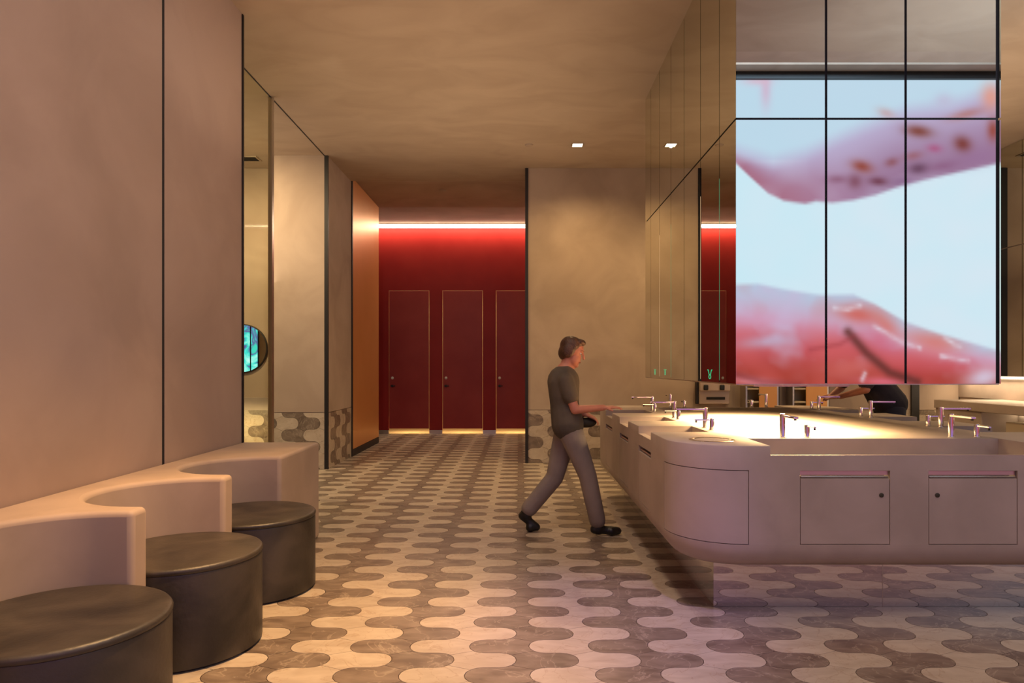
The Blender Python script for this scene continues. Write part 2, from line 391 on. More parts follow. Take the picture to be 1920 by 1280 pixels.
for i, (a, b_) in enumerate(dx[1:4]):
    nm = ['nearest the orange panel', 'in the middle of the red wall', 'half hidden by the back wall edge'][i]
    d = struct(bevel(box('door_%d' % (i + 1), a, b_, RW - .004, RW + .036, .10, ZT, M['red_door']), .003), 'tall red stall door, the one ' + nm)
    for zz, rr, mm in ((1.055, .030, M['white']), ):
        k = MB().lathe([(rr, -.012), (rr, -.003), (rr * .8, 0)], seg=16).build('indicator', mm, d, smooth=40, world=False)
        k.rotation_euler = (R(90), 0, 0); k.location = (a + .06, RW - .005, zz)
        k.location = Vector(k.location) - d.location
    h = MB().box(a + .045, a + .075, RW - .05, RW - .004, .885, .925).box(a + .03, a + .12, RW - .06, RW - .045, .895, .915).build('handle', M['black'], d)
lg = thing('light_strip', 'bright linear LED strip along the top of the red wall', 'light strip', (-1, 12.88, 3.9))
box('lens', -6.0, 4.4, 12.855, 12.897, 3.885, 3.95, M['led'], lg)
box('housing', -6.0, 4.4, 12.86, 12.899, 3.95, 3.968, M['steel'], lg)

# right wall with mirrors
wrt = struct(box('wall_right', 5.765, 6.0, 2.1, 8.94, 0, CZ, M['plaster']), 'right wall with mirror panels above a vanity')
ys = [2.1 + 1.14 * i for i in range(7)]
for z0, z1 in ((1.15, 2.655), (2.668, CZ - .004)):
    for i in range(6): box('mirror_panel', 5.745, 5.765, ys[i] + .004, ys[i + 1] - .004, z0, z1, M['mirror'], wrt)
box('backsplash', 5.752, 5.765, 2.1, 8.94, .87, 1.148, M['concrete'], wrt)
ls = thing('light_strip', 'bright LED strip under the wall mirrors at right', 'light strip', (5.6, 6, 1.14))
box('lens', 5.735, 5.765, 2.2, 8.9, 1.118, 1.142, M['led2'], ls)
area('vanity_light', (5.65, 6.0, 1.12), .08, 5.6, 26, (1, .74, .46), rot=(0, R(15), 0))
# rear hall wall, with the big video screen
struct(MB().box(-6.2, 8.5, -1.6, -1.4, 0, 7).build('wall_rear', M['plaster']))
struct(MB().box(6.9, 7.2, -1.4, 2.1, 0, 7).box(5.765, 7.2, 2.0, 2.1, 0, CZ).build('wall_hall_side', M['plaster']))

# ---------------------------------------------------------------- video screen behind the camera (seen in the mirrors)
SY = -1.25; D = 2 * 3.87 - SY
X0, X1, Z0, Z1 = -1.6, 6.75, .35, 1.25 + 539 * D / F
def sm(t): t = max(0., min(1., t)); return t * t * (3 - 2 * t)
def interp(pts, x):
    if x <= pts[0][0]: return pts[0][1] + (x - pts[0][0]) * .15
    for a, b_ in zip(pts, pts[1:]):
        if x <= b_[0]:
            t = (x - a[0]) / (b_[0] - a[0]); return a[1] + (b_[1] - a[1]) * t
    a, b_ = pts[-2], pts[-1]; return b_[1] + (x - b_[0]) * (b_[1] - a[1]) / (b_[0] - a[0])
up_low = [(1380, 306), (1405, 330), (1440, 362), (1470, 376), (1510, 382), (1530, 377), (1560, 380), (1600, 375), (1640, 366), (1690, 348), (1760, 331), (1868, 307)]
up_top = [(1380, 280), (1450, 300), (1510, 285), (1570, 258), (1620, 236), (1700, 205), (1780, 195), (1868, 165)]
lo_top = [(1380, 533), (1420, 531), (1480, 543), (1540, 552), (1600, 551), (1640, 569), (1700, 603), (1760, 624), (1868, 655)]
from mathutils import noise as NZ
def mixc(a, b_, t): return tuple(p + (q - p) * t for p, q in zip(a, b_))
def blob(u, v, cx, cy, rx, ry, rot=0):
    c, s_ = cos(R(rot)), sin(R(rot)); x = (u - cx) * c + (v - cy) * s_; y = -(u - cx) * s_ + (v - cy) * c
    return math.exp(-((x / rx) ** 2 + (y / ry) ** 2))
def seg(u, v, pts, wd):
    best = 1e9
    for (ax, ay), (bx, by) in zip(pts, pts[1:]):
        dx_, dy_ = bx - ax, by - ay; t = max(0, min(1, ((u - ax) * dx_ + (v - ay) * dy_) / (dx_ * dx_ + dy_ * dy_)))
        best = min(best, math.hypot(u - ax - dx_ * t, v - ay - dy_ * t))
    return math.exp(-(best / wd) ** 2)
def picture(u, v):
    q = NZ.noise(Vector((u / 60, v / 45, .3))); q2 = NZ.noise(Vector((u / 22, v / 16, 4.3)))
    col = mixc((203, 230, 242), (216, 228, 240), sm((u - 1380) / 300) * .4 + q * .3)
    if v < 300: col = mixc(col, (182, 208, 228), .7)
    # upper hand
    lo = interp(up_low, u); tp = interp(up_top, u)
    e = sm((lo - v) / 9 + .5) * sm((v - tp + 22) / 48)
    if e > 0:
        k = sm((v - tp) / max(lo - tp, 1))
        h = mixc((184, 172, 205), (166, 128, 158), k)
        h = mixc(h, (168, 112, 134), sm((1600 - u) / 160) * k)
        h = mixc(h, (140, 106, 140), sm((u - 1560) / 120) * .5 * k); h = mixc(h, (196, 190, 216), max(0, q) * .5)
        col = mixc(col, h, e)
    for cx, cy, rx, ry, rot, c, s_ in ((1722, 246, 26, 11, 8, (128, 70, 62), .95), (1805, 270, 17, 14, 30, (124, 62, 58), .95), (1616, 312, 20, 11, 15, (146, 72, 62), .95),
            (1603, 340, 14, 14, -40, (120, 66, 80), .7), (1647, 340, 18, 8, 4, (104, 52, 66), .8), (1570, 336, 20, 8, 0, (130, 78, 100), .6), (1672, 304, 13, 8, -15, (140, 82, 90), .8),
            (1722, 316, 18, 10, -5, (100, 66, 88), .85), (1752, 278, 14, 8, 5, (170, 80, 120), .7), (1712, 292, 18, 8, -10, (150, 86, 92), .6), (1690, 340, 22, 8, -8, (120, 80, 120), .4),
            (1858, 182, 18, 26, 0, (226, 150, 128), .8), (1862, 244, 11, 20, 0, (150, 72, 62), .9), (1812, 214, 34, 9, -14, (176, 116, 112), .75), (1662, 212, 18, 9, 20, (196, 150, 150), .6),
            (1770, 188, 18, 14, 0, (190, 180, 208), .6), (1436, 168, 10, 34, 0, (208, 172, 198), .7), (1420, 152, 26, 8, 0, (222, 170, 190), .6), (1830, 295, 40, 16, -12, (150, 110, 150), .5), (1765, 312, 30, 9, -12, (132, 82, 116), .5)):
        col = mixc(col, c, s_ * blob(u, v, cx, cy, rx, ry, rot))
    # lower hand
    lt = interp(lo_top, u); e = sm((v - lt) / 10 + .4)
    if e > 0:
        k = (v - lt) / max(724 - lt, 30)
        h = mixc((182, 194, 218), (208, 150, 178), sm(k * 2.2)); h = mixc(h, (196, 88, 96), sm((k - .25) * 2.6))
        h = mixc(h, (168, 66, 56), sm((k - .55) * 2.6)); h = mixc(h, (196, 182, 212), max(0, q + q2 * .4) * .8 * sm(1.5 - k * 1.4))
        h = mixc(h, (214, 100, 98), max(0, -q) * .5)
        for cx, cy, rx, ry, rot, c, s_ in ((1610, 590, 44, 17, 10, (206, 92, 78), .8), (1660, 610, 30, 14, 40, (212, 106, 92), .6), (1750, 640, 60, 20, 12, (214, 112, 100), .7), (1590, 690, 60, 22, -8, (214, 112, 104), .5),
                (1440, 640, 55, 12, -6, (186, 186, 216), .6), (1430, 600, 55, 14, 0, (206, 160, 192), .5), (1420, 716, 60, 9, 8, (236, 160, 176), .7), (1845, 708, 40, 20, -12, (212, 200, 222), .9), (1700, 700, 50, 20, 10, (190, 70, 76), .4), (1655, 640, 40, 18, 40, (204, 110, 136), .6), (1660, 716, 50, 8, 4, (226, 120, 150), .6)):
            h = mixc(h, c, s_ * blob(u, v, cx, cy, rx, ry, rot))
        h = mixc(h, (92, 48, 44), .75 * seg(u, v, [(1590, 622), (1625, 662), (1668, 698), (1720, 716)], 9))
        h = mixc(h, (120, 44, 44), .5 * seg(u, v, [(1380, 702), (1430, 716), (1500, 722)], 7))
        h = mixc(h, (150, 60, 66), .4 * seg(u, v, [(1520, 655), (1575, 645), (1600, 630)], 5))
        for p_ in ([(1565, 578), (1590, 580), (1612, 573)], [(1772, 633), (1790, 646), (1800, 650)], [(1765, 667), (1790, 672), (1815, 676)], [(1640, 612), (1690, 640), (1724, 652)], [(1622, 700), (1616, 712)]):
            h = mixc(h, (226, 226, 240), .6 * seg(u, v, p_, 4.5) * (.5 + 1.2 * abs(q2)))
        col = mixc(col, h, e)
    # violet added beyond the mirrored part of the picture, to cast violet light
    pv = max(sm((v - 735) / 60), sm((1360 - u) / 250) * .7)
    return mixc(col, (158, 132, 214), pv * .85)
nx, nz = 250, 136
vs = []; cols = []
# finer columns where the mirror shows them
xa = (1378 - 974) / F * D; xb = (1870 - 974) / F * D
xs = [X0 + (xa - X0) * i / 40 for i in range(40)] + [xa + (xb - xa) * i / 210 for i in range(210)] + [xb + (X1 - xb) * i / 6 for i in range(7)]
zs = [Z0 + (Z1 - Z0) * j / nz for j in range(nz + 1)]
for z in zs:
    for x in xs:
        vs.append((x, SY, z)); cols.append(picture(974 + F * x / D, 689 - (z - CAMH) * F / D))
W_ = len(xs); fs = [(j * W_ + i, j * W_ + i + 1, (j + 1) * W_ + i + 1, (j + 1) * W_ + i) for j in range(nz) for i in range(W_ - 1)]
scr = thing('video_screen', 'huge video wall showing two blurred hands on pale blue, seen in the mirrors', 'screen', (2.5, SY, 0))
me = bpy.data.meshes.new('display'); me.from_pydata([(a - 2.5, 0, c) for a, b_, c in vs], [], [f[::-1] for f in fs])
ca = me.color_attributes.new('Col', 'FLOAT_COLOR', 'POINT')
for i, c in enumerate(cols): ca.data[i].color = srgb(*c)
m = emit('video_picture', (1, 1, 1, 1), 1.12); nt = m.node_tree
at = nt.nodes.new('ShaderNodeAttribute'); at.attribute_name = 'Col'; nt.links.new(at.outputs['Color'], nt.nodes['Emission'].inputs[0])
me.materials.append(m); od = bpy.data.objects.new('display', me); COL.objects.link(od); od.parent = scr
MB().box(X0 - .08, X1 + .08, -1.39, SY - .01, Z0 - .08, Z1 + .10).box(X0 - .08, X1 + .08, SY - .01, SY + .05, Z1, Z1 + .10).build('frame', M['black'], scr)
struct(MB().box(-6, 6.9, -1.4, -1.0, 5.13, 5.36).build('trim_7', M['plaster']))
struct(MB().box(-6, 6.9, -1.4, -.8, 5.40, 5.7).build('trim_8', M['plaster']))

# ---------------------------------------------------------------- scalloped bench
BX, BW, BH = -1.48, -2.045, .70
niches = [(2.61, 1.91), (3.42, 2.72), (4.23, 3.53)]
P = [(BW, 5.05), (BW, .2), (BX, .2)]
for far, near in niches[::1]:
    c = (far + near) / 2; r = (far - near) / 2; cx = -1.54
    P.append((BX, near))
    for k in range(0, 25):
        a = -pi / 2 - pi * k / 24; P.append((cx + r * cos(a), c + r * sin(a)))
    P.append((BX, far))
P.append((BX, 5.05))
bt = thing('scalloped_bench', 'long pinkish concrete bench with scalloped niches along the left wall', 'bench', (-1.8, 3.5, 0))
o = MB().prism([(x, y) for x, y in P], 0, BH).build('bench_body', M['bench'], bt)
bevel(o, .022, 4, 55); o.data.set_sharp_from_angle(angle=R(55))
SR = .338
seats = [(-1.527, 2.26, 'nearest of the three dark round leather stools, cut by the photo edge'), (-1.524, 3.09, 'middle one of the three dark round leather stools in the bench niches'), (-1.512, 3.88, 'farthest of the three dark round leather stools in the bench niches')]
st = thing('round_stool', seats[0][2], 'stool', (seats[0][0], seats[0][1], 0), group='round stools in the bench niches')
H = .43
MB().lathe([(SR - .02, .0), (SR - .02, .012)], seg=64).build('base', M['black'], st, smooth=40, world=False)
MB().lathe([(SR, .012), (SR, H - .035), (SR - .002, H - .028)], seg=64).build('side', M['leather'], st, smooth=40, world=False)
MB().lathe([(SR - .002, H - .027), (SR + .002, H - .022), (SR + .003, H - .012), (SR - .003, H - .004), (SR - .014, H), (SR * .6, H + .002), (SR * .2, H + .002)], seg=64).build('seat', M['leather'], st, smooth=50, world=False)
for x, y, lb in seats[1:]: dup(st, (x, y, 0), R(40 * x * y), lb)

# ---------------------------------------------------------------- sink island
IX0, IX1, IY0, IY1, IZ = .775, 3.075, 3.32, 6.87, .87
CR = .335
def rrect(ins, n=14):
    r = CR - ins; out = []
    for cx, cy, a0 in ((IX1 - CR, IY0 + CR, -90), (IX1 - CR, IY1 - CR, 0), (IX0 + CR, IY1 - CR, 90), (IX0 + CR, IY0 + CR, 180)):
        for k in range(n + 1):
            a = R(a0 + 90 * k / n); out.append((cx + r * cos(a), cy + r * sin(a)))
    return out
prof = [(.12, .26), (.118, .26)]
prof = [(.20, .26)] + [(.13 * (1 - sin(R(a))), .26 + .13 * (1 - cos(R(a)))) for a in range(0, 91, 10)] + [(0, .862), (.0025, .868), (.008, IZ)]
isl = thing('sink_island', 'large rounded pale concrete wash island with basins on every side', 'sink island', ((IX0 + IX1) / 2, (IY0 + IY1) / 2, 0))
mb = MB(); rings = [rrect(i) for i, z in prof]; n = len(rings[0])
vs = [(x, y, prof[k][1]) for k, rg in enumerate(rings) for x, y in rg]
fs = [(k * n + i, k * n + (i + 1) % n, (k + 1) * n + (i + 1) % n, (k + 1) * n + i) for k in range(len(prof) - 1) for i in range(n)]
fs += [tuple(range(n))[::-1], tuple(range((len(prof) - 1) * n, len(prof) * n))]
body = mb.add(vs, fs).build('body', M['concrete'], isl, smooth=28)
cut = MB()
LZ = .822
sideY = [(4.03, 4.44), (4.87, 5.28), (5.71, 6.12)]
cut.box(1.22, 2.567, IY0 - .1, 3.66, LZ, .95); cut.box(1.22, 2.567, 3.36, 3.66, .73, LZ + .01)
cut.box(1.22, 2.567, IY1 - .34, IY1 + .1, LZ, .95); cut.box(1.22, 2.567, IY1 - .34, IY1 - .04, .73, LZ + .01)
for a, b_ in sideY:
    cut.box(IX0 - .1, 1.12, a, b_, LZ, .95); cut.box(IX0 + .04, 1.12, a, b_, .74, LZ + .01)
    cut.box(IX1 - .345, IX1 + .1, a, b_, LZ, .95); cut.box(IX1 - .345, IX1 - .04, a, b_, .74, LZ + .01)
doors = [(1.367, 1.80, 1), (1.992, 2.42, 0)]
DT, DS, DB = .749, .714, .392
for a, b_, _ in doors:
    cut.box(a - .003, b_ + .003, IY0 - .05, IY0 + .02, DB - .003, DS)
    cut.box(a - .003, b_ + .003, IY0 - .05, IY0 + .06, DS - .0001, DT)
for a, b_ in sideY:
    cut.box(IX0 - .05, IX0 + .02, a - .003, b_ + .003, DB - .003, DS)
    cut.box(IX0 - .05, IX0 + .05, a - .003, b_ + .003, DS - .0001, DT)
def shell(a0, a1, r0, r1, z0, z1, n=14, c=(IX0 + CR, IY0 + CR)):
    pts = [(c[0] + r1 * cos(R(a0 + (a1 - a0) * k / n)), c[1] + r1 * sin(R(a0 + (a1 - a0) * k / n))) for k in range(n + 1)]
    pts += [(c[0] + r0 * cos(R(a1 + (a0 - a1) * k / n)), c[1] + r0 * sin(R(a1 + (a0 - a1) * k / n))) for k in range(n + 1)]
    return MB().prism(pts, z0, z1)
c_ = shell(179.0, 271.0, CR - .02, CR + .03, DB - .004, DT + .002); cut.add(c_.v, c_.f)
co = cut.build('cutter', M['concrete'])
bpy.context.view_layer.update()
bo = body.modifiers.new('cut', 'BOOLEAN'); bo.operation = 'DIFFERENCE'; bo.object = co; bo.solver = 'EXACT'; bo.use_self = True
dg = bpy.context.evaluated_depsgraph_get(); ev = body.evaluated_get(dg); nm = bpy.data.meshes.new_from_object(ev)
body.modifiers.clear(); body.data = nm; nm.shade_smooth(); nm.set_sharp_from_angle(angle=R(28))
bpy.data.objects.remove(co)
for a, b_, side in doors:
    d = bevel(box('door', a, b_, IY0 + .0005, IY0 + .019, DB, DS - .003, M['concrete'], isl), .0015)
    kx = b_ - .04 if side else a + .04
    k = MB().lathe([(.0, -.004), (.011, -.003), (.011, .004), (.008, .006)], seg=16).build('lock', M['bag'], d, smooth=40, world=False)
    k.rotation_euler = (R(90), 0, 0); k.location = Vector((kx, IY0 + .001, .63)) - isl.location
    bevel(box('towel_slot', a + .004, b_ - .004, IY0 + .004, IY0 + .05, DS + .001, DS + .009, M['chrome'], isl), .002)
    box('slot_plate', a, b_, IY0 + .014, IY0 + .024, DS + .012, DT - .003, M['pinksteel'], isl)
for a, b_ in sideY:
    bevel(box('door', IX0 + .0005, IX0 + .019, a, b_, DB, DS - .003, M['concrete'], isl), .0015)
    bevel(box('towel_slot', IX0 + .012, IX0 + .045, a + .004, b_ - .004, DS + .001, DS + .012, M['pinksteel'], isl), .002)
    box('slot_plate', IX0 + .038, IX0 + .048, a, b_, DS, DT, M['darkslot'], isl)
cdoor = shell(179.6, 270.4, CR - .018, CR - .0005, DB, DT - .002).build('door', M['concrete'], isl, smooth=28); cdoor['label'] = 'curved corner door'
box('basin_trim', 1.225, 2.56, IY0 + .0, IY0 + .006, LZ, LZ + .0022, M['steel'], isl)
pl = box('plinth', 1.015, IX1 - .24, 3.571, IY1 - .25, 0.001, .262, M['steel_mirror'], isl); pl['label'] = 'mirror-polished steel plinth'
box('plinth_seam', 1.898, 1.901, 3.5695, 3.572, 0.001, .26, M['steel'], isl)
# waste ring on the corner
wr_ = thing('waste_ring', 'round steel waste ring set flush in the near corner of the wash island', 'waste ring', (1.007, 3.577, IZ))
MB().lathe([(.118, .0), (.118, .003), (.112, .005), (.100, .005), (.096, .002)], seg=48).build('rim', M['chrome'], wr_, smooth=40, world=False)
MB().lathe([(.0958, .0), (.0958, .0022), (.02, .003)], seg=48).build('flap', M['concrete'], wr_, smooth=40, world=False)

# taps and soap dispensers
tap = thing('tap', 'tap', 'tap', (1.436, 3.727, IZ), group='taps around the wash island')
MB().lathe([(.021, 0), (.021, .004), (.0155, .006)], seg=20).build('flange', M['chrome'], tap, smooth=40, world=False)
MB().lathe([(.015, .006), (.015, .118), (.014, .128), (.010, .130)], seg=20).build('post', M['chrome'], tap, smooth=40, world=False)
bevel(MB().box(-.0125, .0125, -.185, .0, .113, .1245).build('spout', M['chrome'], tap, world=False), .002)
MB().lathe([(.007, .105), (.007, .113)], 0, -.172, seg=12).build('aerator', M['black'], tap, smooth=40, world=False)
tap['label'] = 'chrome tap at the front basin of the wash island, nearer the rounded corner'
soap = thing('soap_dispenser', 'soap', 'soap dispenser', (1.57, 3.727, IZ), group='soap dispensers around the wash island')
MB().lathe([(.019, 0), (.019, .004), (.015, .006)], seg=20).build('flange', M['chrome'], soap, smooth=40, world=False)
MB().lathe([(.0145, .006), (.0145, .062), (.013, .070), (.009, .072)], seg=20).build('post', M['chrome'], soap, smooth=40, world=False)
bevel(MB().box(-.007, .007, -.105, 0, .058, .067).build('spout', M['chrome'], soap, world=False), .002)
MB().lathe([(.006, .046), (.006, .058)], 0, -.096, seg=12).build('nozzle', M['black'], soap, smooth=40, world=False)
soap['label'] = 'short chrome soap spout at the front basin, nearer the rounded corner'
dup(tap, (2.357, 3.727, IZ), 0, 'chrome tap at the front basin of the wash island, farther from the rounded corner')
dup(soap, (2.497, 3.727, IZ), 0, 'short chrome soap spout at the front basin, farther from the rounded corner')
dup(tap, (1.436, 6.50, IZ), pi, 'chrome tap on the far rim of the island, behind the basins by the walking person')
dup(soap, (1.57, 6.50, IZ), pi, 'short soap spout on the far rim of the island, by the steel dispenser panel')
dup(tap, (2.37, 6.56, IZ), pi, 'chrome tap on the far rim of the island, in front of the wall cubbies')
dup(soap, (2.23, 6.56, IZ), pi, 'short soap spout on the far rim of the island, in front of the wall cubbies')
pos = ['nearest', 'middle', 'farthest']
for i, (yt, ys_) in enumerate(((4.30, 4.15), (5.16, 5.02), (6.02, 5.90))):
    dup(tap, (1.17, yt, IZ), -pi / 2, 'chrome tap over the %s basin along the aisle side of the island' % pos[i])
    dup(soap, (1.17, ys_, IZ), -pi / 2, 'short soap spout at the %s basin along the aisle side of the island' % pos[i])
for i, (yt, ys_) in enumerate(((4.35, 4.46), (5.22, 5.34), (6.12, 6.24))):
    dup(tap, (2.685, yt, IZ), pi / 2, 'chrome tap over the %s basin on the vanity side of the island' % pos[i])
    dup(soap, (2.67, ys_, IZ), pi / 2, 'short soap spout at the %s basin on the vanity side of the island' % pos[i])

# ---------------------------------------------------------------- mirrored pillar
BX0, BX1, BY0, BY1, BZ, BJ = 1.227, 2.70, 3.87, 6.655, 1.153, 2.66
pil = thing('mirror_pillar', 'mirror-clad box hanging from the ceiling above the wash island', 'mirror pillar', ((BX0 + BX1) / 2, (BY0 + BY1) / 2, BZ))
core = box('core', BX0 + .012, BX1 + .022, BY0 + .012, BY1 - .012, BZ + .01, CZ - .001, M['joint'], pil)
box('bottom_edge', BX0 + .002, BX1 + .02, BY0 + .002, BY1 - .002, BZ, BZ + .008, M['steel'], pil)
gx = .007
fx = [BX0, 1.738, 2.189, BX1]
for i in range(3):
    for z0, z1 in ((BZ + .006, BJ - .006), (BJ + .006, CZ - .002)):
        a = fx[i] + (gx if i else .002); b_ = fx[i + 1] - (gx if i < 2 else .0)
        box('mirror_panel', a, b_, BY0, BY0 + .010, z0, z1, M['mirror_front'], pil)
sy = [BY0, 4.19, 4.625, 5.093, 5.53, 5.98, 6.38, BY1]
for i in range(7):
    for z0, z1 in ((BZ + .006, BJ - .006), (BJ + .006, CZ - .002)):
        a = sy[i] + (.004 if i else .001); b_ = sy[i + 1] - .004
        box('mirror_panel', BX0, BX0 + .010, a, b_, z0, z1, M['mirror'], pil)
        box('mirror_panel', BX1 + .022, BX1 + .030, a, b_, z0, z1, M['mirror'], pil)
for i in range(3):
    for z0, z1 in ((BZ + .006, BJ - .006), (BJ + .006, CZ - .002)):
        box('mirror_panel', fx[i] + .006, fx[i + 1] - .006, BY1 - .010, BY1, z0, z1, M['mirror_front'], pil)
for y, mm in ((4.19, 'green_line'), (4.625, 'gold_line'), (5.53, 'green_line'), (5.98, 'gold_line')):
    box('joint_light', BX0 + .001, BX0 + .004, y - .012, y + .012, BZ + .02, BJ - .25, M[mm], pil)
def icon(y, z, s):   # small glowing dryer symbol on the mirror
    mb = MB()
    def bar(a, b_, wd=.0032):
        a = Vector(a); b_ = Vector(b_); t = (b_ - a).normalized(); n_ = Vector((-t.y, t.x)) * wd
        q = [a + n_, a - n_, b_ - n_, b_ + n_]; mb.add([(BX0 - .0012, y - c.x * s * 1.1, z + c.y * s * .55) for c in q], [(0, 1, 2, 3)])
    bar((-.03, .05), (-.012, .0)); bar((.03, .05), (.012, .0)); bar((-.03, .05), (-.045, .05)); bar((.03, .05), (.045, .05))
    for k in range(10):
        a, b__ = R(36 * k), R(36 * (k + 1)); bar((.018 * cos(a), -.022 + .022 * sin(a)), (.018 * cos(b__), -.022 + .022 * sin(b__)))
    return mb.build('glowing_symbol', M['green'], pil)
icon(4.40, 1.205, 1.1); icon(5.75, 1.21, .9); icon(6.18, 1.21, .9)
box('lamp_panel', 1.345, 1.895, 3.87 + .05, 5.37, BZ - .012, BZ, M['steel'], pil)

# ---------------------------------------------------------------- ceiling fittings
for i, (x, y, lb) in enumerate(((.68, 8.0, 'small glowing square downlight in the ceiling by the back wall'), (2.6, 8.0, 'square downlight in the ceiling behind the mirrored pillar'), (4.1, 6.2, 'square downlight in the ceiling beside the wall mirrors'))):
    t = thing('downlight', lb, 'downlight', (x, y, CZ))
    MB().box(x - .07, x + .07, y - .07, y - .058, CZ - .006, CZ).box(x - .07, x + .07, y + .058, y + .07, CZ - .006, CZ).box(x - .07, x - .058, y - .058, y + .058, CZ - .006, CZ).box(x + .058, x + .07, y - .058, y + .058, CZ - .006, CZ).build('frame', M['steel'], t)
    box('lens', x - .057, x + .057, y - .057, y + .057, CZ - .004, CZ - .001, M['lamp'], t)
for x, y, z, lb in ((.112, 8.0, CZ, 'tiny round sprinkler plate in the main ceiling'), (-1.16, 10.33, 3.93, 'tiny round sprinkler plate in the corridor ceiling')):
    t = thing('sprinkler', lb, 'sprinkler', (x, y, z))
    MB().lathe([(.03, -.016), (.045, -.012), (.05, 0)], seg=24).build('plate', M['plaster'], t, smooth=40, world=False)
def vent(x, y, sx, sy_, lb):
    t = thing('ceiling_vent', lb, 'vent', (x, y, CZ))
    box('backing', x - sx / 2, x + sx / 2, y - sy_ / 2, y + sy_ / 2, CZ - .006, CZ - .001, M['black'], t)
    MB().box(x - sx / 2 - .02, x + sx / 2 + .02, y - sy_ / 2 - .02, y - sy_ / 2, CZ - .01, CZ).box(x - sx / 2 - .02, x + sx / 2 + .02, y + sy_ / 2, y + sy_ / 2 + .02, CZ - .01, CZ).box(x + sx / 2, x + sx / 2 + .02, y - sy_ / 2, y + sy_ / 2, CZ - .01, CZ).box(x - sx / 2 - .02, x - sx / 2, y - sy_ / 2, y + sy_ / 2, CZ - .01, CZ).build('frame', M['steel'], t)
    for k in range(3):
        yy = y - sy_ / 2 + sy_ * (k + .5) / 3; box('slat', x - sx / 2, x + sx / 2, yy - .008, yy + .008, CZ - .012, CZ - .005, M['darkslot'], t)
vent(-3.38, 8.52, .22, .16, 'small dark vent in the alcove ceiling above the round mirror')
vent(5.05, 8.3, .6, .2, 'dark slot vent in the ceiling near the right wall')

# ---------------------------------------------------------------- alcove: round mirror and the cyan video panel it shows
rm = thing('round_mirror', 'round wall mirror in the alcove reflecting a cyan video panel', 'mirror', (-3.61, 8.93, 1.50))
for nm_, prof_, mt in (('frame', [(.318, -.01), (.318, .02), (.306, .024)], M['black']), ('glass', [(.305, .0), (.305, .026)], M['mirror_plain'])):
    k = MB().lathe(prof_, seg=64).build(nm_, mt, rm, smooth=30, world=False); k.rotation_euler = (R(90), 0, 0)
vp = thing('video_display', 'cyan and violet video wall inside the alcove, shown by the round mirror', 'screen', (-5.0, 5.1, 0))
m, nt, b = new_mat('cyan_video'); nt.nodes.remove(b)
r_, n_ = noise_mix(nt, (.05, .55, .50, 1), (.55, .95, 1.0, 1), 2.6, 3, .3, .7, 1.5)
r_.color_ramp.elements.new(.42).color = (.10, .08, .32, 1); r_.color_ramp.elements.new(.5).color = (.04, .62, .62, 1)
e = nt.nodes.new('ShaderNodeEmission'); e.inputs[1].default_value = 1.5; nt.links.new(r_.outputs[0], e.inputs[0]); nt.links.new(e.outputs[0], nt.nodes['Material Output'].inputs[0])
box('frame', -5.72, -4.87, 5.035, 5.06, .55, 3.05, M['black'], vp)
for a, b_ in ((-5.7, -5.035), (-5.005, -4.89)): box('display', a, b_, 5.06, 5.075, .6, 3.0, m, vp)

# ---------------------------------------------------------------- vanity at right
va = thing('wall_vanity', 'long concrete vanity counter along the mirrored right wall', 'vanity', (5.3, 6, 0))
o = MB().box(4.94, 5.752, 3.0, 8.14, .775, .87).box(4.96, 5.752, 7.33, 8.14, .25, .775).box(4.96, 5.752, 3.0, 6.0, .25, .775).box(5.35, 5.752, 6.0, 7.33, .25, .775).box(4.98, 5.75, 6.0, 7.33, .25, .42).build('body', M['concrete'], va); bevel(o, .006)
bevel(box('bin_drawer', 5.02, 5.34, 6.55, 7.05, .42, .69, M['cream'], va), .008)
box('recess_light', 5.31, 5.345, 6.02, 7.31, .75, .77, M['led2'], va)

# ---------------------------------------------------------------- back wall fittings seen under the pillar
dp = thing('towel_dispenser', 'steel wall panel with two black sensors and a paper slot behind the island', 'dispenser', (2.5, 8.93, .9))
bevel(box('case', 2.33, 2.72, 8.84, 8.938, .78, 1.09, M['beige'], dp), .006)
box('side_edge', 2.30, 2.325, 8.86, 8.938, .78, 1.12, M['black'], dp)
box('slot', 2.42, 2.66, 8.832, 8.842, .835, .87, M['darkslot'], dp)
bevel(box('upper_plate', 2.33, 2.72, 8.80, 8.842, .95, 1.09, M['beige'], dp), .006)
for x in (2.40, 2.61): bevel(box('sensor', x - .03, x + .03, 8.77, 8.80, .96, 1.03, M['black'], dp), .012, 3)
for i, (x0_, x1_, lb) in enumerate(((2.89, 3.31, 'open wall cubby with shelves beside the steel dispenser panel'), (3.49, 3.95, 'open wall cubby with shelves farther toward the dark wall trim'))):
    c = thing('wall_cubby', lb, 'cubby', (x0_, 8.93, .6))
    box('frame', x0_, x0_ + .02, 8.72, 8.938, .5, 1.5, M['steel'], c); box('frame', x1_ - .02, x1_, 8.72, 8.938, .5, 1.5, M['steel'], c)
    box('back_panel', x0_ + .02, x1_ - .02, 8.92, 8.938, .5, 1.5, M['cream'], c)
    for z in (.5, .80, .97, 1.18, 1.48): box('shelf', x0_ + .02, x1_ - .02, 8.73, 8.92, z, z + .02, M['cream'], c)
    bevel(box('door', x0_ + .17, x1_ - .02, 8.715, 8.73, .52, 1.48, M['orange'], c), .003)
    box('side_post', x1_ + .01, x1_ + .035, 8.78, 8.938, .2, 1.6, M['black'], c)

